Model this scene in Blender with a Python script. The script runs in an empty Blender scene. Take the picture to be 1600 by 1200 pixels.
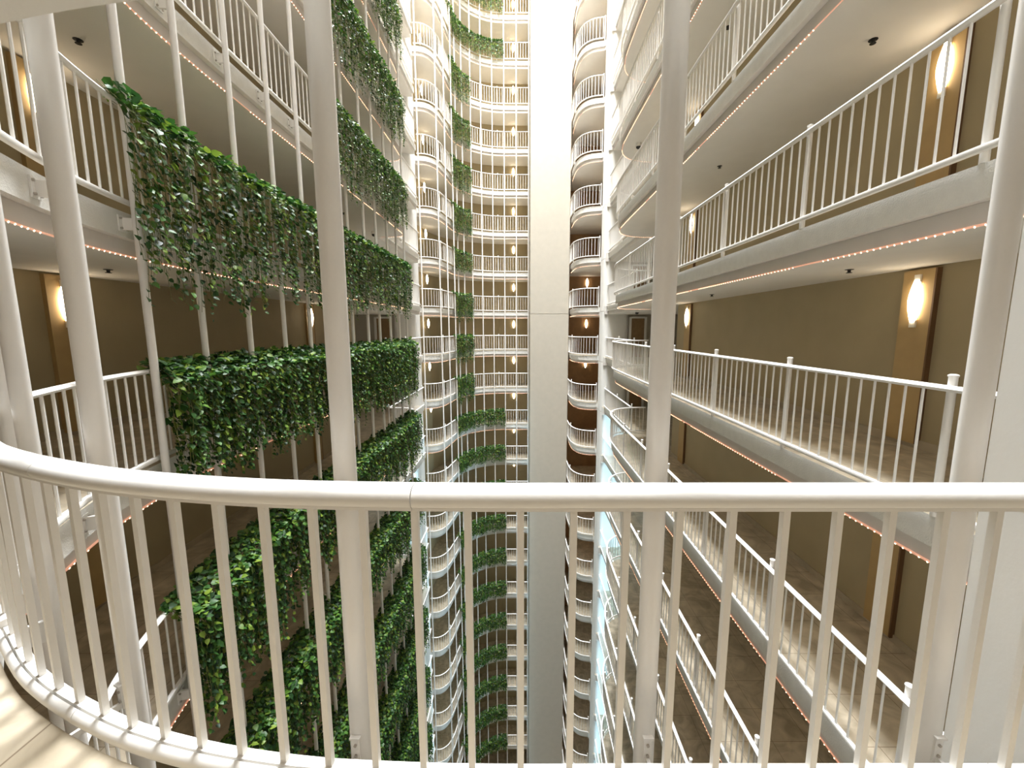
import bpy, math, random
import numpy as np
from mathutils import Vector, Matrix
random.seed(7); rng = np.random.default_rng(7)
S = bpy.context.scene; COL = S.collection
PI = math.pi

# ------------------------------------------------------------------ camera, light, exposure
H = 2.72                    # storey height; the origin is the eye of the photographer
F0 = -1.52                  # the floor the photographer stands on
NLO, NHI = -14, 13          # storeys built
PITCH = math.radians(7.65)
cd = bpy.data.cameras.new('camera'); cam = bpy.data.objects.new('camera', cd); COL.objects.link(cam)
cd.sensor_width = 36.0; cd.lens = 640/1600*36; cd.clip_start = .05; cd.clip_end = 300
cd.shift_x = -15/1600
cam.location = (0, 0, 0); cam.rotation_euler = (PI/2 - PITCH, 0, 0)
S.camera = cam
S.view_settings.view_transform = 'Standard'; S.view_settings.look = 'None'
S.view_settings.gamma = 1; S.view_settings.use_curve_mapping = False
S.view_settings.exposure = 0.36
S.cycles.max_bounces = 10; S.cycles.diffuse_bounces = 6; S.cycles.glossy_bounces = 3
S.cycles.transmission_bounces = 3; S.cycles.sample_clamp_indirect = 6; S.cycles.caustics_reflective = False
S.cycles.use_denoising = True
W = bpy.data.worlds.new('sky'); S.world = W; W.use_nodes = True
W.node_tree.nodes['Background'].inputs[0].default_value = (.85, .93, 1, 1)
W.node_tree.nodes['Background'].inputs[1].default_value = .5

def area(name, loc, rot, sx, sy, power, col):
    d = bpy.data.lights.new(name, 'AREA'); d.shape = 'RECTANGLE'; d.size = sx; d.size_y = sy
    d.energy = power; d.color = col
    o = bpy.data.objects.new(name, d); COL.objects.link(o); o.location = loc; o.rotation_euler = rot
    return o
ROOF = F0 + (NHI+1)*H
area('skylight_daylight', (-.4, 15, ROOF-.3), (0, 0, 0), 7.6, 27, 44000, (.94, .975, 1))
area('lobby_ceiling_light', (-.4, -.9, F0+2.27), (0, 0, 0), 2.2, .7, 14, (1, .90, .78))
def window_light(name, x, aim, power, spread):
    o = area(name, (x, 19.3, F0-6.3*H), (0, 0, 0), 2.0, 10.6*H, power, (.46, .79, 1)); o.data.spread = math.radians(spread)
    d = Vector((aim[0]-x, aim[1]-19.3, 0)).normalized(); o.rotation_euler = Matrix((Vector((0,0,1)).cross(-d), Vector((0,0,1)), -d)).transposed().to_euler()
window_light('right_window_daylight', 8.2, (4.6, 22.4), 950, 80)
window_light('left_window_daylight', -9.0, (-6.4, 22.4), 350, 32)

# ------------------------------------------------------------------ materials
def mat(name, col, rough=.5, noise=0, nscale=30, bump=0, bscale=60, spec=.5, col2=None):
    m = bpy.data.materials.new(name); m.use_nodes = True; nt = m.node_tree; p = nt.nodes['Principled BSDF']
    p.inputs['Base Color'].default_value = (*col, 1); p.inputs['Roughness'].default_value = rough
    p.inputs['Specular IOR Level'].default_value = spec
    tc = nt.nodes.new('ShaderNodeTexCoord')
    if noise:
        n = nt.nodes.new('ShaderNodeTexNoise'); n.inputs['Scale'].default_value = nscale; n.inputs['Detail'].default_value = 5
        nt.links.new(tc.outputs['Object'], n.inputs['Vector'])
        r = nt.nodes.new('ShaderNodeValToRGB')
        c2 = col2 or tuple(c*(1-noise) for c in col)
        r.color_ramp.elements[0].position = .3; r.color_ramp.elements[1].position = .65
        r.color_ramp.elements[0].color = (*c2, 1); r.color_ramp.elements[1].color = (*col, 1)
        nt.links.new(n.outputs['Fac'], r.inputs['Fac']); nt.links.new(r.outputs['Color'], p.inputs['Base Color'])
    if bump:
        n2 = nt.nodes.new('ShaderNodeTexNoise'); n2.inputs['Scale'].default_value = bscale; n2.inputs['Detail'].default_value = 4
        nt.links.new(tc.outputs['Object'], n2.inputs['Vector'])
        b = nt.nodes.new('ShaderNodeBump'); b.inputs['Strength'].default_value = bump; b.inputs['Distance'].default_value = .02
        nt.links.new(n2.outputs['Fac'], b.inputs['Height']); nt.links.new(b.outputs['Normal'], p.inputs['Normal'])
    return m
def emit(name, col, strength, sampling='AUTO', base=(.9, .85, .75)):
    m = bpy.data.materials.new(name); m.use_nodes = True; p = m.node_tree.nodes['Principled BSDF']
    p.inputs['Base Color'].default_value = (*base, 1)
    p.inputs['Emission Color'].default_value = (*col, 1); p.inputs['Emission Strength'].default_value = strength
    m.cycles.emission_sampling = sampling
    return m
M = {}
M['paint'] = mat('white_rail_paint', (.82, .80, .765), .32, .03, 9, .03, 90)
M['rail'] = mat('white_gloss_paint', (.85, .83, .80), .35)
M['pole'] = mat('white_pole_paint', (.82, .795, .765), .3, .04, 6, .03, 120)
M['fascia'] = mat('offwhite_stucco', (.80, .785, .745), .85, .06, 8, .35, 70)
M['lip'] = mat('beige_lip_glow_tint', (.76, .72, .68), .8, .04, 5)  # pinkish glow of the light strings mixed into the lip's base colour
M['ceil'] = mat('pale_ceiling_paint', (.86, .84, .80), .8, .03, 3, .05, 60)
M['wall'] = mat('olive_tan_wall_paint', (.45, .372, .228), .75, .06, 2, .05, 80)
M['wood'] = mat('brown_wall_panelling', (.36, .21, .095), .6, .18, 4)
M['panel'] = mat('golden_tan_panel', (.52, .36, .16), .6, .08, 6)
M['panel_edge'] = mat('dark_panel_edge', (.17, .09, .04), .6)
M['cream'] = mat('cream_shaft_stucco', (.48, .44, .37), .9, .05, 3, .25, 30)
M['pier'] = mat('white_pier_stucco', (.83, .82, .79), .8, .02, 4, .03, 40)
M['skirt'] = mat('beige_stone_skirting', (.50, .42, .30), .4, .15, 5)
M['door'] = mat('brown_door_wood', (.30, .19, .09), .5, .2, 6)
M['dark'] = mat('black_plastic', (.02, .02, .02), .4)
M['groove'] = mat('joint_shadow_grey', (.42, .38, .32), .9)
M['steel'] = mat('bolt_steel', (.42, .38, .34), .4)
M['sconce'] = emit('lit_sconce_glass', (1, .83, .60), 11)
M['sconce_cap'] = mat('frosted_glass_end', (.9, .85, .75), .4)
M['bulb'] = emit('lit_string_bulb', (1, .60, .36), 6, 'NONE')
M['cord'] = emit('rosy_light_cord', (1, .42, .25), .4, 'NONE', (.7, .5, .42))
M['glass'] = emit('daylit_window_pane', (.62, .86, 1), 1.5, 'NONE', (.8, .9, 1))
M['stem'] = mat('vine_stem', (.16, .17, .05), .7)

def tile_mat():
    m = bpy.data.materials.new('beige_marble_tiles'); m.use_nodes = True; nt = m.node_tree; p = nt.nodes['Principled BSDF']
    tc = nt.nodes.new('ShaderNodeTexCoord'); mp = nt.nodes.new('ShaderNodeMapping')
    mp.inputs['Rotation'].default_value = (0, 0, 0)
    nt.links.new(tc.outputs['Object'], mp.inputs['Vector'])
    b = nt.nodes.new('ShaderNodeTexBrick'); b.offset = 0; b.squash = 1
    b.inputs['Scale'].default_value = 1; b.inputs['Brick Width'].default_value = .61; b.inputs['Row Height'].default_value = .61
    b.inputs['Mortar Size'].default_value = .004; b.inputs['Mortar Smooth'].default_value = 0
    b.inputs['Color1'].default_value = (.62, .55, .44, 1); b.inputs['Color2'].default_value = (.57, .50, .39, 1); b.inputs['Mortar'].default_value = (.30, .24, .17, 1)
    nt.links.new(mp.outputs['Vector'], b.inputs['Vector'])
    n = nt.nodes.new('ShaderNodeTexNoise'); n.inputs['Scale'].default_value = 2.2; n.inputs['Detail'].default_value = 8; n.inputs['Distortion'].default_value = 1.5
    nt.links.new(tc.outputs['Object'], n.inputs['Vector'])
    r = nt.nodes.new('ShaderNodeValToRGB'); r.color_ramp.elements[0].position = .35; r.color_ramp.elements[1].position = .7
    r.color_ramp.elements[0].color = (.66, .63, .58, 1); r.color_ramp.elements[1].color = (1.1, 1.08, 1.05, 1)
    nt.links.new(n.outputs['Fac'], r.inputs['Fac'])
    mx = nt.nodes.new('ShaderNodeMix'); mx.data_type = 'RGBA'; mx.blend_type = 'MULTIPLY'; mx.inputs[0].default_value = 1
    nt.links.new(b.outputs['Color'], mx.inputs[6]); nt.links.new(r.outputs['Color'], mx.inputs[7])
    nt.links.new(mx.outputs[2], p.inputs['Base Color']); p.inputs['Roughness'].default_value = .3
    return m
M['tile'] = tile_mat()
def leaf_mat(name, cols):
    m = bpy.data.materials.new(name); m.use_nodes = True; nt = m.node_tree; p = nt.nodes['Principled BSDF']
    g = nt.nodes.new('ShaderNodeNewGeometry'); r = nt.nodes.new('ShaderNodeValToRGB')
    e = r.color_ramp.elements; e[0].position = 0; e[0].color = (*cols[0], 1); e[1].position = 1; e[1].color = (*cols[-1], 1)
    for k, c in enumerate(cols[1:-1]):
        x = e.new((k+1)/(len(cols)-1)); x.color = (*c, 1)
    nt.links.new(g.outputs['Random Per Island'], r.inputs['Fac']); nt.links.new(r.outputs['Color'], p.inputs['Base Color'])
    p.inputs['Roughness'].default_value = .42; p.inputs['Specular IOR Level'].default_value = .32
    t = nt.nodes.new('ShaderNodeBsdfTranslucent'); nt.links.new(r.outputs['Color'], t.inputs['Color'])
    mx = nt.nodes.new('ShaderNodeMixShader'); mx.inputs[0].default_value = .28
    nt.links.new(p.outputs[0], mx.inputs[1]); nt.links.new(t.outputs[0], mx.inputs[2])
    nt.links.new(mx.outputs[0], nt.nodes['Material Output'].inputs['Surface'])
    return m
M['leaf'] = leaf_mat('pothos_leaf', [(.011, .032, .011), (.02, .064, .014), (.032, .10, .018), (.066, .165, .022), (.20, .28, .035)])

# ------------------------------------------------------------------ helpers
class MB:
    """collects polygons for one mesh"""
    def __init__(s): s.v = []; s.f = []; s.m = []
    def add(s, vs, fs, mi=0):
        o = len(s.v); s.v.extend([tuple(v) for v in vs]); s.f.extend([[i+o for i in f] for f in fs]); s.m.extend([mi]*len(fs)); return s
    def box(s, x0, x1, y0, y1, z0, z1, mi=0):
        return s.add([(x0,y0,z0),(x1,y0,z0),(x1,y1,z0),(x0,y1,z0),(x0,y0,z1),(x1,y0,z1),(x1,y1,z1),(x0,y1,z1)],
                     [(0,3,2,1),(4,5,6,7),(0,1,5,4),(1,2,6,5),(2,3,7,6),(3,0,4,7)], mi)
    def obox(s, c, ax, ay, az, mi=0):
        """oriented box: centre and three half-axis vectors"""
        c = Vector(c); ax, ay, az = Vector(ax), Vector(ay), Vector(az)
        return s.add([c+sx*ax+sy*ay+sz*az for sz in (-1,1) for sx, sy in ((-1,-1),(1,-1),(1,1),(-1,1))],
                     [(0,3,2,1),(4,5,6,7),(0,1,5,4),(1,2,6,5),(2,3,7,6),(3,0,4,7)], mi)
    def rod(s, a, b, r, n=8, mi=0, r2=None):
        a, b = Vector(a), Vector(b); d = (b-a).normalized(); u = d.orthogonal().normalized(); w = d.cross(u)
        r2 = r if r2 is None else r2; vs = []
        for p, rr in ((a, r), (b, r2)):
            for k in range(n): t = 2*PI*k/n; vs.append(p+rr*(math.cos(t)*u+math.sin(t)*w))
        return s.add(vs, [(k,(k+1)%n,n+(k+1)%n,n+k) for k in range(n)]+[tuple(range(n-1,-1,-1)), tuple(range(n,2*n))], mi)
    def prism(s, poly, z0, z1, mb=0, ms=0, mt=0):
        """closed polygon, either direction, extruded upward"""
        a = sum(p[0]*q[1]-q[0]*p[1] for p, q in zip(poly, poly[1:]+poly[:1]))
        if a < 0: poly = poly[::-1]
        n = len(poly)
        s.add([(x,y,z0) for x,y in poly]+[(x,y,z1) for x,y in poly], [tuple(range(n-1,-1,-1))], mb)
        o = len(s.v)-2*n
        s.f.append([o+n+i for i in range(n)]); s.m.append(mt)
        for i in range(n): s.f.append([o+i, o+(i+1)%n, o+n+(i+1)%n, o+n+i]); s.m.append(ms)
        return s
    def sweep(s, path, prof, z, mi=0, cap=True, off=0):
        """path in plan (void on its right), profile of (toward the void, up)"""
        n = len(path); k = len(prof); N = normals(path); vs = []
        for (x, y), (nx, ny) in zip(path, N):
            for a, b in prof: vs.append((x+nx*(a+off), y+ny*(a+off), z+b))
        fs = [(i*k+j, (i+1)*k+j, (i+1)*k+(j+1)%k, i*k+(j+1)%k) for i in range(n-1) for j in range(k)]
        if cap: fs += [tuple(range(k)), tuple((n-1)*k+j for j in range(k-1,-1,-1))]
        return s.add(vs, fs, mi)
    def lathe(s, c, prof, n=12, mi=0):
        vs = [(c[0]+r*math.cos(2*PI*k/n), c[1]+r*math.sin(2*PI*k/n), c[2]+z) for r, z in prof for k in range(n)]
        m = len(prof)
        fs = [(i*n+k, i*n+(k+1)%n, (i+1)*n+(k+1)%n, (i+1)*n+k) for i in range(m-1) for k in range(n)]
        fs += [tuple(range(n-1,-1,-1)), tuple((m-1)*n+k for k in range(n))]
        return s.add(vs, fs, mi)
    def mesh(s, name, mats, smooth=None):
        me = bpy.data.meshes.new(name); me.from_pydata(s.v, [], s.f)
        for m in (mats if isinstance(mats, (list, tuple)) else [mats]): me.materials.append(m)
        if any(s.m): me.polygons.foreach_set('material_index', s.m)
        me.update()
        if smooth: me.shade_smooth(); me.set_sharp_from_angle(angle=math.radians(smooth))
        return me
def link(name, me, parent=None, loc=(0,0,0)):
    o = bpy.data.objects.new(name, me); COL.objects.link(o); o.location = loc
    if parent: o.parent = parent
    return o
def tag(o, label=None, cat=None, group=None, kind=None):
    if label: o['label'] = label
    if cat: o['category'] = cat
    if group: o['group'] = group
    if kind: o['kind'] = kind
    return o
def thing(name, label, cat, loc=(0,0,0), group=None):
    return tag(link(name, None, None, loc), label, cat, group)
def struct(name, mb, mats, label, cat, smooth=None):
    return tag(link(name, mb.mesh(name, mats, smooth)), label, cat, None, 'structure')
NUM = ['zero','one','two','three','four','five','six','seven','eight','nine','ten','eleven','twelve','thirteen','fourteen']
ORD = ['','first','second','third','fourth','fifth','sixth','seventh','eighth','ninth','tenth','eleventh','twelfth','thirteenth','fourteenth','fifteenth']
def lev(n):
    if n == 0: return 'on the eye-level storey'
    return '%s storey%s %s eye level' % (NUM[abs(n)], '' if abs(n) == 1 else 's', 'above' if n > 0 else 'below')

def normals(path):
    P = np.array(path); T = np.zeros_like(P)
    T[1:-1] = P[2:]-P[:-2]; T[0] = P[1]-P[0]; T[-1] = P[-1]-P[-2]
    T /= np.linalg.norm(T, axis=1)[:, None]
    return np.stack([T[:,1], -T[:,0]], 1)
def offset(path, d):
    N = normals(path); return [(x+nx*d, y+ny*d) for (x, y), (nx, ny) in zip(path, N)]
def spline(pts, step=.15):
    """Catmull-Rom through the points"""
    P = [Vector(p) for p in pts]; P = [2*P[0]-P[1]]+P+[2*P[-1]-P[-2]]; out = []
    for i in range(1, len(P)-2):
        a, b, c, d = P[i-1:i+3]; n = max(1, int((c-b).length/step)); 
        tt = [0]; 
        for u, v in ((a,b),(b,c),(c,d)): tt.append(tt[-1]+max(1e-4, (v-u).length)**.5)
        for k in range(n):
            t = tt[1]+(tt[2]-tt[1])*k/n
            A1 = a*((tt[1]-t)/(tt[1]-tt[0]))+b*((t-tt[0])/(tt[1]-tt[0]))
            A2 = b*((tt[2]-t)/(tt[2]-tt[1]))+c*((t-tt[1])/(tt[2]-tt[1]))
            A3 = c*((tt[3]-t)/(tt[3]-tt[2]))+d*((t-tt[2])/(tt[3]-tt[2]))
            B1 = A1*((tt[2]-t)/(tt[2]-tt[0]))+A2*((t-tt[0])/(tt[2]-tt[0]))
            B2 = A2*((tt[3]-t)/(tt[3]-tt[1]))+A3*((t-tt[1])/(tt[3]-tt[1]))
            out.append(tuple(B1*((tt[2]-t)/(tt[2]-tt[1]))+B2*((t-tt[1])/(tt[2]-tt[1]))))
    out.append(tuple(P[-2])); return out
class Arc:
    """arc-length lookup along a path"""
    def __init__(s, path):
        s.P = np.array(path); d = np.linalg.norm(np.diff(s.P, axis=0), axis=1); s.s = np.concatenate([[0], np.cumsum(d)]); s.L = s.s[-1]
        s.N = normals(path)
    def at(s, t):
        x = np.interp(t, s.s, s.P[:,0]); y = np.interp(t, s.s, s.P[:,1]); nx = np.interp(t, s.s, s.N[:,0]); ny = np.interp(t, s.s, s.N[:,1])
        l = np.hypot(nx, ny); return x, y, nx/l, ny/l
    def near(s, x=None, y=None):
        d = np.zeros(len(s.P))
        if x is not None: d = d+np.abs(s.P[:,0]-x)
        if y is not None: d = d+np.abs(s.P[:,1]-y)
        return s.s[int(np.argmin(d))]

# ------------------------------------------------------------------ plan: the line of the railings, clockwise, void on the right
R_FRONT = spline([(1.94,1.166),(1.2,1.166),(.5,1.166),(-.32,1.169),(-.82,1.2),(-1.29,1.281),(-1.62,1.38),(-2.06,1.56),(-2.52,1.83)], .1)
R_LEFT = spline([(-2.52,1.83),(-2.95,2.2),(-3.3,2.62),(-3.6,3.15),(-3.85,3.7),(-4.06,4.4),(-4.2,5.2),(-4.26,6.2),(-4.28,7.5),(-4.28,11),(-4.28,15.6),(-4.33,16.0),(-4.55,16.3),(-4.95,16.38),(-5.35,16.38)], .16)
R_LREC = [(-5.40,16.5),(-5.40,19),(-5.40,22.3)]
R_LBAY = spline([(-5.72,23.72),(-5.3,23.76),(-4.92,24.05),(-4.64,24.7),(-4.5,25.5),(-4.36,26.3)], .12)
R_CENT = spline([(-4.36,26.3)]+[(-1.2-3.14*math.cos(a), 26.4+3.14*math.sin(a)) for a in np.radians([8,20,32,44,56,68,80,90])]+[(-.4,29.55),(.53,29.55)], .16)
R_RBAY = spline([(2.98,26.5),(2.98,25.6),(3.0,25.0),(3.08,24.4),(3.3,23.85),(3.7,23.48),(4.3,23.32)], .12)
R_RREC = [(4.5,22.0),(4.5,19),(4.5,16.6)]
R_RIGHT = spline([(5.06,16.45),(4.5,16.42),(3.95,16.2),(3.55,15.75),(3.36,15.1),(3.32,14.3),(3.32,11),(3.32,6),(3.32,1.72)], .16)
FR = .05                                                      # railing stands this far outside the slab edge
E = lambda p, d=0: offset(p, -FR-d)
def slab_left(d):
    return [(1.94,1.116-d)]+E(R_FRONT, d)[1:-1]+E(R_LEFT, d)+[(-5.45-d,16.38)]+E(R_LREC, d)[1:]+[(-5.45-d,22.5),(-5.8,22.5),(-5.8,23.77+d)]+E(R_LBAY, d)[1:-1]+E(R_CENT, d)[1:]+[(.53,32),(-9.6,32),(-9.6,-2.6),(1.94,-2.6)]
def slab_right(d):
    return [(2.98+FR+d,26.5)]+E(R_RBAY, d)[1:]+[(4.4,23.3),(4.4,22.0)]+E(R_RREC, d)+E(R_RIGHT, d)+[(8.8,1.72),(8.8,29),(2.98+FR+d,29)]

# ------------------------------------------------------------------ structure
def make_slab(poly):
    mb = MB(); mb.prism(poly(0), -.26, 0, 1, 1, 0); mb.prism(poly(.08), -.43, -.262, 2, 3, 2); return mb
SM = [M['tile'], M['fascia'], M['ceil'], M['lip']]
for side, poly in (('left', slab_left), ('right', slab_right)):
    me = make_slab(poly).mesh('floor', SM)
    for n in range(NLO, NHI+2):
        o = link('floor', me, None, (0, 0, F0+n*H)); tag(o, 'tiled %s gallery floor with white edge %s' % (side, lev(n)), 'floor', None, 'structure')
g = MB().box(-9.6, 8.8, -2.6, 34, -.3, 0); o = struct('floor', g, M['tile'], 'dark lobby floor at the bottom of the atrium', 'floor'); o.location = (0, 0, F0+NLO*H-.1)
g = MB(); g.prism([(-9.6,-2.6),(8.8,-2.6),(8.8,34),(-9.6,34)], 0, .3); 
ZB, ZT = F0+NLO*H-.1, ROOF
def wall(name, pts, thick, m, label, z0=ZB, z1=ZT):
    """thin wall behind the given plan line (void on the right of the line)"""
    p = offset(pts, 0); q = offset(pts, -thick)
    return struct(name, MB().prism(list(p)+list(q)[::-1], z0, z1), m, label, 'wall')
wall('wall_left', [(-6.5,-2.6),(-6.5,16.15)], .3, M['wall'], 'olive tan corridor wall behind the left galleries')
wall('wall_left_lobby', [(-9.3,16.2),(-9.3,22.6)], .3, M['pier'], 'pale outer wall of the left lift lobby')
arc = [(-1.2-5.0*math.cos(a), 26.4+5.0*math.sin(a)) for a in np.radians([0,12,24,36,48,60,72,84,90])]
wall('wall_back', [(-6.6,23.8),(-6.35,25.4)]+arc+[(.53,31.4)], .3, M['wall'], 'curved olive tan wall behind the far galleries')
wall('wall_right_bay', [(3.0,28.2),(5.6,28.2)], .3, M['wood'], 'brown wall at the back of the far right bay')
struct('wall_right_bay', MB().box(5.6,5.9,23.3,28.5,ZB,ZT), M['wood'], 'brown side wall of the far right bay', 'wall')
wall('wall_right', [(5.08,13.5),(5.08,1.72)], .3, M['wall'], 'olive tan corridor wall behind the right galleries')
struct('wall_right_end', MB().box(5.38,6.6,13.2,13.5,ZB,ZT).box(6.6,6.9,13.2,16.4,ZB,ZT), M['cream'], 'pale wall at the far end of the right corridor', 'wall')
wall('wall_right_lobby', [(8.5,22.5),(8.5,16.2)], .3, M['pier'], 'pale outer wall of the right lift lobby')
struct('wall_right_near', MB().box(1.95,3.1,-2.6,1.66,ZB,ZT), M['pier'], 'plain white wall at the right end of the near railing', 'wall')
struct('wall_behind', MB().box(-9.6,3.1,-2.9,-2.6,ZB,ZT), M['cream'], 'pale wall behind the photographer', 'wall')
struct('wall_right_front', MB().box(3.1,8.8,1.36,1.66,ZB,ZT), M['wall'], 'tan wall closing the near end of the right galleries', 'wall')
struct('wall_side', MB().box(6.9,8.8,15.9,16.2,ZB,ZT), M['wall'], 'side wall of the right lift lobby', 'wall')
struct('wall_side', MB().box(-9.6,-6.8,15.9,16.2,ZB,ZT), M['wall'], 'side wall of the left lift lobby', 'wall')
struct('wall_end', MB().box(-9.6,8.8,33.8,34.2,ZB,ZT), M['wall'], 'far outer wall of the building', 'wall')
# lift shaft with its one horizontal joint, rounded edges
sh = MB(); sz = F0+2.46
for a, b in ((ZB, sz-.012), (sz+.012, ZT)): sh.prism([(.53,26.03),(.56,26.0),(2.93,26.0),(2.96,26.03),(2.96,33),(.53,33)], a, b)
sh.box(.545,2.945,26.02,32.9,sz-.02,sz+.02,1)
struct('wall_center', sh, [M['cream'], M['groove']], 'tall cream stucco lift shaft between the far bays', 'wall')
# piers, one rounded drum per storey
def rounded(x0, x1, y0, y1, r, k=5):
    out = []
    for cx, cy, a0 in ((x1-r,y1-r,0),(x0+r,y1-r,90),(x0+r,y0+r,180),(x1-r,y0+r,270)):
        out += [(cx+r*math.cos(math.radians(a0+90*j/k)), cy+r*math.sin(math.radians(a0+90*j/k))) for j in range(k+1)]
    return out
def pier(name, x0, x1, y0, y1, label):
    mb = MB()
    for n in range(NLO, NHI+1):
        z = F0+n*H-.26; mb.prism(rounded(x0,x1,y0,y1,.28), z+.012, z+H-.012)
        mb.prism(rounded(x0+.02,x1-.02,y0+.02,y1-.02,.26), z-.012, z+.012, 1, 1, 1)
    struct(name, mb, [M['pier'], M['groove']], label, 'pier', 40)
pier('wall_left_pier', -6.95, -5.76, 22.35, 23.75, 'white rounded pier at the far end of the left galleries')
pier('wall_right_pier', 4.33, 5.72, 22.05, 23.3, 'white rounded pier at the far end of the right galleries')
# lobby back walls with their doors
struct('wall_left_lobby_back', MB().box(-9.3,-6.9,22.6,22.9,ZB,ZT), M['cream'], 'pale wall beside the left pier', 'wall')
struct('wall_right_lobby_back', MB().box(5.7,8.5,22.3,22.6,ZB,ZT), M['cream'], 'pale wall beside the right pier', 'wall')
def door_mesh(w):
    d = MB().box(-w/2,w/2,-.03,.03,0,2.08); return d.mesh('door', M['door'])
def casing_mesh(w):
    c = MB()
    for s in (-1,1): c.box(s*(w/2+.05)-.06, s*(w/2+.05)+.06, -.07,.04,0,2.16)
    c.box(-w/2,w/2,-.07,.04,2.08,2.18); return c.mesh('door_casing', M['pier'])
dm, cm = door_mesh(.72), casing_mesh(.72)
k = 0
for n in range(-6, 7):
    for x, y, side in ((-7.55,22.57,'left'), (6.25,22.27,'right')):
        k += 1; d = link('door_%d' % k, dm, None, (x, y, F0+n*H)); tag(d, 'brown door in the %s lift lobby %s' % (side, lev(n)), 'door', None, 'structure')
        link('door_casing', cm, d)
# daylit windows of the lift lobbies (lower storeys)
k = 0
for x, side, s in ((8.5,'right',-1), (-9.3,'left',1)):
    for n in range(-12, -1):
        k += 1; z = F0+n*H
        f = MB().box(-.03,.03,17,21.8,.3,2.1); o = tag(link('window_%d' % k, f.mesh('window_pane', M['glass']), None, (x+s*.02,0,z)), 'daylit window of the %s lobby %s' % (side, lev(n)), 'window', None, 'structure')
# skirting and sconce panels
for name, bx in (('baseboard_left', (-6.5,-6.48,-2.6,16.1)), ('baseboard_right', (5.06,5.08,1.72,13.5))):
    b = MB()
    for n in range(NLO, NHI+1): b.box(*bx, F0+n*H, F0+n*H+.11)
    struct(name, b, M['skirt'], 'low stone skirting along the %s corridor walls' % name.split('_')[1], 'skirting')

# ------------------------------------------------------------------ sconces on tan panels
def sconce_shade():
    mb = MB(); n = 10; rows = [(-.262,.034),(-.19,.053),(-.09,.073),(.0,.081),(.09,.073),(.19,.053),(.262,.034)]
    vs = [(r*math.cos(PI*k/(n-1)), -r*.85*math.sin(PI*k/(n-1)), z) for z, r in rows for k in range(n)]
    fs = [(i*n+k, i*n+k+1, (i+1)*n+k+1, (i+1)*n+k) for i in range(len(rows)-1) for k in range(n-1)]
    fs += [tuple(range(n-1,-1,-1)), tuple((len(rows)-1)*n+k for k in range(n))]
    return mb.add(vs, fs).mesh('glass_shade', M['sconce'], 50)
def sconce_plate():
    return MB().box(-.04,.04,-.012,.012,-.33,.33).mesh('back_plate', M['sconce_cap'])
SH, SP = sconce_shade(), sconce_plate()
def panel_mesh():
    p = MB().box(-.215,.215,-.03,.03,0,2.2); p.box(.2,.222,-.034,.03,0,2.2,1); return p.mesh('wall_panel', [M['panel'], M['panel_edge']])
PM = panel_mesh()
def sconce(x, y, rz, n, label, panel=None, group=None):
    z = F0+n*H
    c, s = math.cos(rz), math.sin(rz)
    if panel:
        o = tag(link('trim_%d' % (100+len(COL.objects)), PM, None, (x, y, z+.06)), panel, 'panel', None, 'structure'); o.rotation_euler.z = rz
        x += s*.045; y -= c*.045
    t = thing('wall_sconce', label, 'wall light', (x, y, z+1.87), group); t.rotation_euler.z = rz
    link('glass_shade', SH, t); link('back_plate', SP, t)
for n in range(-3, 5):
    for y, nm in ((5.3,'nearer'), (12.55,'farther')):
        if not (n < 0 and False):
            sconce(5.05, y, -PI/2, n, 'lit %s sconce on the right corridor wall %s' % (nm, lev(n)), 'tan panel behind the %s right sconce %s' % (nm, lev(n)), 'corridor sconces')
            if y < 9 or n < 1: sconce(-6.47, y+(.58 if y < 9 else .1), PI/2, n, 'lit %s sconce on the left corridor wall %s' % (nm, lev(n)), 'tan panel behind the %s left sconce %s' % (nm, lev(n)), 'corridor sconces')
for n in range(-12, 9):
    sconce(-.6, 31.36, 0, n, 'small lit sconce beside the lift shaft %s' % lev(n), None, 'far gallery sconces')
    if n < 8: sconce(-5.9, 26.2, .9, n, 'small lit sconce in the far left bay %s' % lev(n), None, 'far gallery sconces')
    if n < 8: sconce(5.55, 25.6, -PI/2, n, 'small lit sconce in the far right bay beside the pier %s' % lev(n), None, 'far gallery sconces')
    if -6 < n < 2: sconce(4.4, 28.15, 0, n, 'small lit sconce on the back wall of the right bay %s' % lev(n), None, 'far gallery sconces')

# ------------------------------------------------------------------ railings
def ell(a, b, n=12, p=2.0):
    out = []
    for k in range(n):
        t = 2*PI*k/n; c, s = math.cos(t), math.sin(t)
        out.append((a*math.copysign(abs(c)**(2/p), c), b*math.copysign(abs(s)**(2/p), s)))
    return out
TOP = 1.06                                                    # centre of the wing handrails above their floor
bal_near = MB().rod((0,0,.1), (0,0,TOP-.02), .0115, 6).mesh('baluster', M['rail'], 40)
bal_far = MB().rod((0,0,.1), (0,0,TOP-.02), .0125, 4).mesh('baluster', M['rail'])
post_mb = MB().rod((0,0,0), (0,0,TOP+.09), .03, 10)
post_me = post_mb.mesh('post', M['rail'], 40)
cap_me = MB().lathe((0,0,TOP+.09), [(.035,0),(.035,.012),(.02,.02)], 10).mesh('post_cap', M['rail'], 40)
brk_me = MB().box(-.05,.05,-.03,.03,.03,.06).mesh('bracket', M['rail'])
_rail_cache = {}
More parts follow.
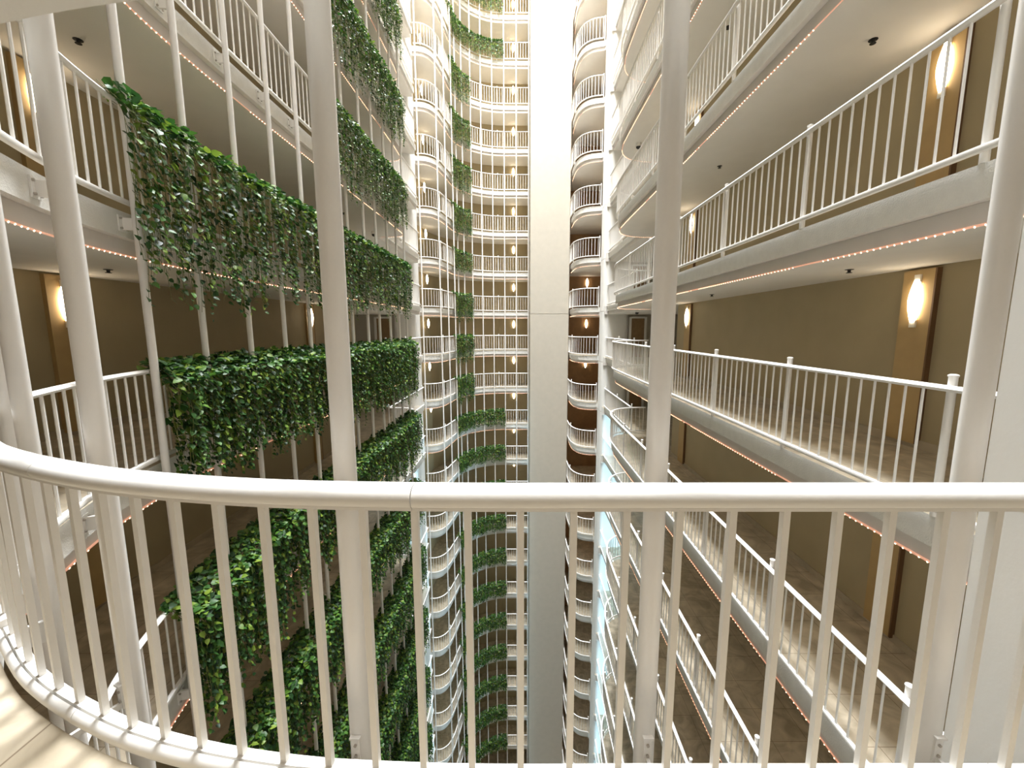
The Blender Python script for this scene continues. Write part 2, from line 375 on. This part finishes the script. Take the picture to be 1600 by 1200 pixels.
def railing(key, path, n, label, group, detail, step=.155, posts=None, name='railing'):
    z = F0+n*H
    t = thing(name, label, 'railing', (path[0][0], path[0][1], z), group); ox, oy = path[0]
    if key not in _rail_cache:
        loc = [(x-ox, y-oy) for x, y in path]
        hr = MB().sweep(loc, ell(.034,.026,8), TOP).mesh('handrail', M['rail'], 50)
        br = MB().sweep(loc, ell(.027,.027,8,3), .09).mesh('bottom_rail', M['rail'], 50)
        _rail_cache[key] = (hr, br, loc, Arc(loc))
    hr, br, loc, A = _rail_cache[key]
    link('handrail', hr, t); link('bottom_rail', br, t)
    cnt = int(A.L/step); 
    spots = [A.at((i+.5)*A.L/cnt) for i in range(cnt)]
    pos = [A.at(s) for s in (posts or [])]
    for x, y, nx, ny in spots:
        if any(math.hypot(x-p[0], y-p[1]) < .05 for p in pos): continue
        link('baluster', bal_near if detail else bal_far, t, (x, y, 0))
    for x, y, nx, ny in pos:
        p = link('post', post_me, t, (x-nx*.065, y-ny*.065, 0)); link('post_cap', cap_me, p)
    return t
AR = Arc(R_RIGHT)
rp = [AR.near(y=v, x=3.32) for v in (15.1,13.2,11.2,9.2,7.2,5.2,3.15)]
VIEW_L = range(-6, 7)
for n in range(-8, 8):
    railing('right', R_RIGHT, n, 'long white railing of the right gallery %s' % lev(n), 'right gallery railings', abs(n) < 4, .155, rp)
for n in range(-7, 7):
    railing('left', R_LEFT, n, 'white railing of the left gallery %s' % lev(n), 'left gallery railings', abs(n) < 4, .155)
for n in range(-10, 9):
    railing('rrec', R_RREC, n, 'short white railing beside the right pier %s' % lev(n), 'right lobby railings', False, .155, (.06, 2.7, 5.3))
    railing('lrec', R_LREC, n, 'short white railing beside the left pier %s' % lev(n), 'left lobby railings', False, .155, (.06, 2.9, 5.7))
for n in range(-12, 9):
    railing('lbay', R_LBAY, n, 'curved white railing of the far left bay %s' % lev(n), 'far left bay railings', False, .17, (.06, 1.6))
    railing('cent', R_CENT, n, 'concave white railing left of the lift shaft %s' % lev(n), 'far gallery railings', False, .17, (2.4, 4.6))
    railing('rbay', R_RBAY, n, 'curved white railing of the far right bay %s' % lev(n), 'far right bay railings', False, .17, (1.5, 4.2))

# the near railing, built in full
t = thing('near_railing', 'cream white railing with a broad handrail nearest the viewer', 'railing', (0, 1.18, F0))
AF = Arc([(x, y-1.18) for x, y in R_FRONT]); FP = [(x, y-1.18) for x, y in R_FRONT]
HZ = 1.032; BZ = .053
def cut(s0, s1, step=.06):
    k = max(2, int((s1-s0)/step)); return [AF.at(s0+(s1-s0)*i/k)[:2] for i in range(k+1)]
joints = [0, 1.94-1.56, 1.94+.32, 1.94+1.72, AF.L]
for a, b in zip(joints, joints[1:]):
    prof = [(-.044,-.021),(-.038,-.027),(.038,-.027),(.044,-.021),(.047,-.003),(.043,.012),(.032,.024),(.016,.03),(-.016,.03),(-.032,.024),(-.043,.012),(-.047,-.003)]
    link('handrail', MB().sweep(cut(a+.0012, b-.0012), prof, HZ).mesh('handrail', M['paint'], 40), t)
    link('underrail', MB().sweep(cut(a+.001, b-.001), [(-.03,-.005),(.03,-.005),(.03,.005),(-.03,.005)], HZ-.036).mesh('underrail', M['paint']), t)
    link('bottom_rail', MB().sweep(cut(a+.001, b-.001), [(-.036,-.028),(-.02,-.03),(-.02,.026),(-.03,.022),(-.04,.01),(-.044,-.006)], BZ).mesh('bottom_rail', M['paint'], 35), t)
    link('bottom_plate', MB().sweep(cut(a+.001, b-.001), [(-.012,-.03),(.024,-.03),(.024,.026),(-.012,.026)], BZ).mesh('bottom_plate', M['paint']), t)
link('rail_core', MB().sweep(cut(.001, AF.L-.001), [(-.02,-.004),(.02,-.004),(.02,.004),(-.02,.004)], HZ-.029).mesh('rail_core', M['groove']), t)
link('end_clamp', MB().box(1.50,1.575,-.025,.025,HZ-.058,HZ-.041).mesh('end_clamp', M['paint']), t)
bx = []
s = (1.94-1.592)
while s < AF.L: bx.append(s); s += .1595
s = 1.94-1.592-.1595
while s > .02: bx.append(s); s -= .1595
for s in bx:
    x, y, nx, ny = AF.at(s)
    m = MB().obox((0,0,(BZ+.023+HZ-.041)/2), (ny*.0105,-nx*.0105,0), (nx*.0105,ny*.0105,0), (0,0,(HZ-.041-BZ-.023)/2))
    link('baluster', m.mesh('baluster', M['paint']), t, (x+nx*.006, y+ny*.006, 0))

# ------------------------------------------------------------------ tall poles on the void side
def pole(x, y, nx, ny, r, z0, z1, label, group, brk=(), near=False, name='support_pole'):
    o = tag(link(name, MB().rod((0,0,z0), (0,0,z1), r, 20 if near else (12 if brk else 8)).mesh(name, M['pole'], 40), None, (x, y, 0)), label, 'pole', group)
    for n in brk:
        z = F0+n*H-.13; b = MB(); N = Vector((nx, ny, 0)); Tn = Vector((-ny, nx, 0))
        d = .135
        b.obox(Vector((0,0,z))-N*(d-.008), Tn*.06, N*.006, (0,0,.08)); b.obox(Vector((0,0,z))-N*(d/2), Tn*.012, N*(d/2-.01), (0,0,.06))
        for s in (-1,1):
            b.rod(Vector((0,0,z+s*.05))-N*(d-.012)+Tn*.042, Vector((0,0,z+s*.05))-N*(d-.03)+Tn*.042, .011, 6, 1)
            b.rod(Vector((0,0,z+s*.05))-N*(d-.012)-Tn*.042, Vector((0,0,z+s*.05))-N*(d-.03)-Tn*.042, .011, 6, 1)
        link('bracket', b.mesh('bracket', [M['rail'], M['steel']]), o)
    return o
AL = Arc(R_LEFT); OFF = .2
# four near poles carried by the near railing
for k, (x, y, nx, ny, lab) in enumerate([(1.615,1.43,0,1,'thick white pole at the right in front of the plain wall'), (.488,1.43,0,1,'thick white pole right of the cream lift shaft'),
        (-.640,1.43,.05,1,'thick white pole in front of the hanging plants'), (-1.765,1.66,.4,.92,'thick white pole rising by the curve of the near railing')]):
    o = pole(x, y, nx, ny, .0395, ZB, ROOF, lab, 'near poles', (), True)
    N = Vector((nx, ny, 0)).normalized(); Tn = Vector((-N.y, N.x, 0))
    zb = F0-.10
    b = MB(); b.obox(Vector((0,0,zb))-N*.042, Tn*.015, N*.004, (0,0,.055)); b.obox(Vector((0,0,zb+.057))-N*.046, Tn*.02, N*.008, (0,0,.004))
    dd = .312 if k < 3 else .36
    b.obox(Vector((0,0,zb-.04))-N*(dd/2+.02), Tn*.007, N*(dd/2-.02), (0,0,.014)); b.obox(Vector((0,0,zb-.04))-N*(dd-.004), Tn*.03, N*.004, (0,0,.04))
    for q in (-.02,.025): b.rod(Vector((0,0,zb+q))-N*.045, Vector((0,0,zb+q))-N*.052, .006, 8, 1)
    link('lower_bracket', b.mesh('lower_bracket', [M['pole'], M['steel']], 30), o)
    b = MB(); sx = -1 if k == 0 else 1
    b.obox(Vector((0,0,F0+HZ-.075))-N*.06+Tn*-.02, Tn*.011, N*.022, (0,0,.022)); b.obox(Vector((0,0,F0+HZ-.058))-N*.12+Tn*-.02, Tn*.014, N*.075, (0,0,.005))
    b.rod(Vector((0,0,F0+HZ-.08))-N*.082-Tn*.02, Vector((0,0,F0+HZ-.08))-N*.087-Tn*.02, .004, 8, 1)
    link('upper_bracket', b.mesh('upper_bracket', [M['pole'], M['steel']]), o)
for x, y, lab in ((-2.60,2.10,'white pole at the left edge behind the curve of the near railing'), (-2.98,2.33,'white pole at the far left edge of the picture')):
    pole(x, y, .6, .8, .0395, ZB, ROOF, lab, 'near poles', (0,), True)
# poles of the left galleries
ys = [3.36,4.38,5.3,6.3,7.25,8.25,9.25,10.3,11.25,12.2,13.15,14.1,15.1]
for k, yv in enumerate(ys):
    x, y, nx, ny = AL.at(AL.near(y=yv, x=-4.28))
    pole(x+nx*.085, y+ny*.085, nx, ny, .038, ZB, ROOF, 'white pole along the left galleries, %s from the viewer' % (ORD[k+1]), 'left gallery poles', range(-4, 6) if k < 12 else ())
AB = Arc(R_LBAY); AC = Arc(R_CENT)
for k, s in enumerate((.12, 1.1, 2.05)):
    x, y, nx, ny = AB.at(s); pole(x+nx*.15, y+ny*.15, nx, ny, .036, ZB, ROOF, 'thin white pole in front of the far left bay, %s from the pier' % ORD[k+1], 'far bay poles')
for k in range(9):
    x, y, nx, ny = AC.at(AC.L*(k+.12)/8.2); pole(x+nx*.15, y+ny*.15, nx, ny, .036, ZB, ROOF, 'thin white pole before the concave far gallery, %s from its left end' % ORD[k+1], 'far gallery poles')

# ------------------------------------------------------------------ strings of small lamps under the gallery edges
BR = .0105
def octa(mb, c, r):
    x, y, z = c
    mb.add([(x+r,y,z),(x-r,y,z),(x,y+r,z),(x,y-r,z),(x,y,z+r),(x,y,z-r)], [(0,2,4),(2,1,4),(1,3,4),(3,0,4),(2,0,5),(1,2,5),(3,1,5),(0,3,5)])
bulb_me = MB(); octa(bulb_me, (0,0,0), BR); bulb_me = bulb_me.mesh('bulb', M['bulb'])
_sl = {}
def string(key, path, n, label, group, parts, gaps=True):
    z = F0+n*H-.43
    p = offset(path, -FR-.08+.012)
    t = thing('string_light', label, 'string of lights', (0,0,z), group)
    if key not in _sl:
        A = Arc(p); r = random.Random(len(_sl)); spots = []; s = .1
        while s < A.L-.1:
            if not gaps or math.sin(s*1.9+r.random()*.5) > -.93: spots.append(A.at(s)[:2])
            s += .075
        m = MB()
        for q in spots: octa(m, (q[0], q[1], -.004), BR)
        cord = MB().sweep(p, [(-.012,0),(0,-.008),(.006,.004),(-.006,.012)], .0).mesh('cord', M['cord'])
        order = sorted(spots, key=lambda q: math.hypot(*q)); rest = MB()
        for q in order[100:]: octa(rest, (q[0], q[1], -.004), BR)
        _sl[key] = (cord, order[:100], rest.mesh('bulb', M['bulb']) if len(order) > 100 else None, m.mesh('bulb', M['bulb']))
    cord, first, rest, allm = _sl[key]
    link('cord', cord, t)
    if parts:
        for q in first: link('bulb', bulb_me, t, (q[0], q[1], -.004))
        if rest: tag(link('bulb', rest, t), kind='stuff')
    else: tag(link('bulb', allm, t), kind='stuff')
for n in range(-3, 7):
    string('right', R_RIGHT, n, 'string of warm lamps under the right gallery floor %s' % lev(n), 'right gallery lights', -1 <= n <= 2)
    string('left', R_LEFT, n, 'string of warm lamps under the left gallery floor %s' % lev(n), 'left gallery lights', -1 <= n <= 2)
for n in range(-2, 9):
    string('lbay', R_LBAY, n, 'string of warm lamps under the far left bay %s' % lev(n), 'far bay lights', False)
    string('cent', R_CENT, n, 'string of warm lamps under the concave far gallery %s' % lev(n), 'far bay lights', False)
    string('rbay', R_RBAY, n, 'string of warm lamps under the far right bay %s' % lev(n), 'far bay lights', False)

# ------------------------------------------------------------------ ceiling fittings
spr = MB().lathe((0,0,-.006), [(.05,.006),(.05,0),(.02,-.004),(.018,-.03),(.034,-.034),(.034,-.04)], 10).mesh('sprinkler_head', M['dark'], 40)
for n in range(1, 5):
    for y in (5.5, 9.4, 13.0):
        for x, side in ((4.28,'right'), (-5.4,'left')):
            tag(link('sprinkler_head', spr, None, (x, y, F0+n*H-.43)), 'small dark ceiling head over the %s corridor, %s row, ceiling %s' % (side, {5.5:'nearest',9.4:'middle',13.0:'farthest'}[y], lev(n)), 'sprinkler', 'ceiling heads')
dome_b = MB().lathe((0,0,-.1), [(.09,.1),(.09,.03),(.085,.0)], 14).mesh('housing', M['rail'], 40)
dome_g = MB().lathe((0,0,-.1), [(.078,0),(.07,-.04),(.045,-.066),(.015,-.076)], 14).mesh('dome', M['dark'], 60)
for x, y, n, lab in ((-5.34,15.4,2,'white dome camera under the left gallery end'), (4.72,17.0,1,'white dome camera in the right lift lobby'), (3.95,14.8,3,'white dome camera under a high right gallery')):
    t = thing('dome_camera', lab, 'camera', (x, y, F0+n*H-.43)); link('housing', dome_b, t); link('dome', dome_g, t)

# ------------------------------------------------------------------ hanging vines
LV = np.array([(0,0,0),(0,1,-.10),(0,.3,.0),(0,.68,-.02),(-.36,.16,.07),(-.33,.56,.07),(.36,.16,.07),(.33,.56,.07)])
LF = [(0,2,4),(4,2,3,5),(5,3,1),(0,6,2),(6,7,3,2),(7,1,3)]
def vines(A, s0, s1, seed, strands, length, size, dense=1.0, inner=.15, outer=.32, fringe=1.0, gap=.12):
    """leaf and stem meshes of one planter: strands that rise over the handrail and hang on the void side; origin at the floor level"""
    r = np.random.default_rng(seed); P = []; D = []; U = []; Sz = []; st = MB()
    ph = r.uniform(0, 6, 6)
    for k in range(strands):
        s = s0+(s1-s0)*(k+r.random())/strands
        u = (s-s0)
        cl = .5+.35*math.sin(u*2.1+ph[0])*math.sin(u*.83+ph[1])+.25*math.sin(u*5.3+ph[2])
        L = length(u/(s1-s0))*(.76+.24*min(1, max(0, cl+r.normal(0,.3))))
        if r.random() < .22: L *= r.uniform(.35,.85)
        L = max(.25, L*r.uniform(.9,1.06))
        x, y, nx, ny = A.at(s); tx, ty = -ny, nx
        o0 = r.uniform(-.06, inner*.6); out = r.uniform(inner, outer); top = TOP+r.uniform(.0,.12)
        m = max(3, int(L/(size*.62)*dense)); sway = r.normal(0,.03); last = None
        for j in range(m):
            q = j/(m-1)
            dz = top-L*q-(.05*min(1, q*L/.3))
            o = o0+(out-o0)*min(1, q*L/.2)+.02*math.sin(q*9+k); w = sway*q*L+.02*math.sin(q*7+k*1.7)
            c = np.array([x+nx*o+tx*w, y+ny*o+ty*w, dz])
            if last is not None and j % 2 == 0: st.rod(last, c, .0028, 3); last = c
            if last is None: last = c
            if r.random() < gap: continue
            g = r.uniform(-1,1)
            d = np.array([nx*r.uniform(.1,.9)+tx*g, ny*r.uniform(.1,.9)+ty*g, r.uniform(-1.1,-.1)])
            if q*L < .16: d[2] = r.uniform(-.4,.55)
            n_ = np.array([nx*.7, ny*.7, .75])+r.normal(0,.35,3)
            P.append(c+np.array([tx,ty,0])*g*size*.25); D.append(d); U.append(n_); Sz.append(size*r.uniform(.6,1.2)*(1-.25*q))
    for k in range(int((s1-s0)*90*fringe*(.08/size)**1.5)):                     # the thick mat on top of the rail
        x, y, nx, ny = A.at(r.uniform(s0, s1)); o = r.uniform(-.1, outer); tx, ty = -ny, nx; g = r.uniform(-1,1)
        P.append(np.array([x+nx*o, y+ny*o, TOP+.01+.13*r.random()*(1-abs(o-.06)/.4)-max(0,o-.1)*.55]))
        D.append(np.array([nx*r.uniform(-.3,1)+tx*g, ny*r.uniform(-.3,1)+ty*g, r.uniform(-.5,.4)])); U.append(np.array([nx*.35, ny*.35, .9])+r.normal(0,.3,3)); Sz.append(size*r.uniform(.7,1.2))
    P, D, U, Sz = map(np.array, (P, D, U, Sz))
    D /= np.linalg.norm(D, axis=1)[:,None]; X = np.cross(D, U); X /= np.linalg.norm(X, axis=1)[:,None]; Z = np.cross(X, D)
    V = P[:,None,:]+Sz[:,None,None]*(LV[None,:,0:1]*X[:,None,:]+LV[None,:,1:2]*D[:,None,:]+LV[None,:,2:3]*Z[:,None,:])
    n = len(P); V = V.reshape(-1,3)
    lv = np.concatenate([np.array(f) for f in LF]); cnt = np.array([len(f) for f in LF])
    loops = (np.arange(n)[:,None]*8+lv[None,:]).ravel(); counts = np.tile(cnt, n)
    me = bpy.data.meshes.new('foliage'); me.vertices.add(len(V)); me.vertices.foreach_set('co', V.ravel())
    me.loops.add(len(loops)); me.loops.foreach_set('vertex_index', loops)
    me.polygons.add(len(counts)); me.polygons.foreach_set('loop_start', np.concatenate([[0], np.cumsum(counts)[:-1]]))
    me.update(calc_edges=True); me.materials.append(M['leaf']); me.shade_smooth()
    sm = st.mesh('stem', M['stem'])
    return me, sm
def plant(me, sm, n, label, group, loc=None):
    t = thing('trailing_vine', label, 'hanging plant', (0,0,F0+n*H), group)
    tag(link('foliage', me, t), kind='stuff'); tag(link('stem', sm, t), kind='stuff'); return t
sy = lambda v: AL.near(y=v, x=-4.28)
GL = 'vines over the left gallery railings'
a = vines(AL, sy(4.2), sy(15.3), 11, 450, lambda q: 1.93+.12*math.sin(q*17)-.25*max(0, q-.6), .1, .85, .14, .30, 2.0, .14)
plant(*a, 1, 'long sunlit curtain of vines on the left gallery %s' % lev(1), GL)
a = vines(AL, sy(4.4), sy(15.6), 12, 800, lambda q: 1.45+.62*q+.1*math.sin(q*15), .092, 1.05, .12, .36, 3.2)
plant(*a, 0, 'dense dark block of vines on the left gallery %s' % lev(0), GL)
a = vines(AL, sy(4.25), sy(15.5), 13, 700, lambda q: 1.6+.3*math.sin(q*9), .092, 1.0, .12, .40, 3.4)
for n in (-1,-2,-3,-4,-5,-6): plant(*a, n, 'green vines over the left gallery railing %s' % lev(n), GL)
a = vines(AL, sy(9.6), sy(15.1), 14, 270, lambda q: 1.75+.2*math.sin(q*11), .08, .85, .14, .3, 1.5)
for n in (2,3,4): plant(*a, n, 'short curtain of vines ending the left gallery %s' % lev(n), GL)
GC = 'vines over the concave far gallery railings'
e1 = AC.near(x=-3.45); e2 = AC.near(x=-1.25)
sh_ = [vines(AC, .02, e1, 20+i, 105, (lambda q: 1.85-.5*(i==2)), .11, .85, .1, .32, 1.6) for i in range(3)]
lo_ = [vines(AC, .02, e2, 30+i, 300, (lambda q: 1.12), .11, .85, .1, .3, 2.0) for i in range(2)]
for n in range(-12, 9):
    if n in (7,8) or n <= -2: plant(*lo_[n % 2], n, 'long trail of vines on the concave far gallery %s' % lev(n), GC)
    else: plant(*sh_[2 if n in (2,) else n % 2], n, 'short clump of vines on the concave far gallery %s' % lev(n), GC)
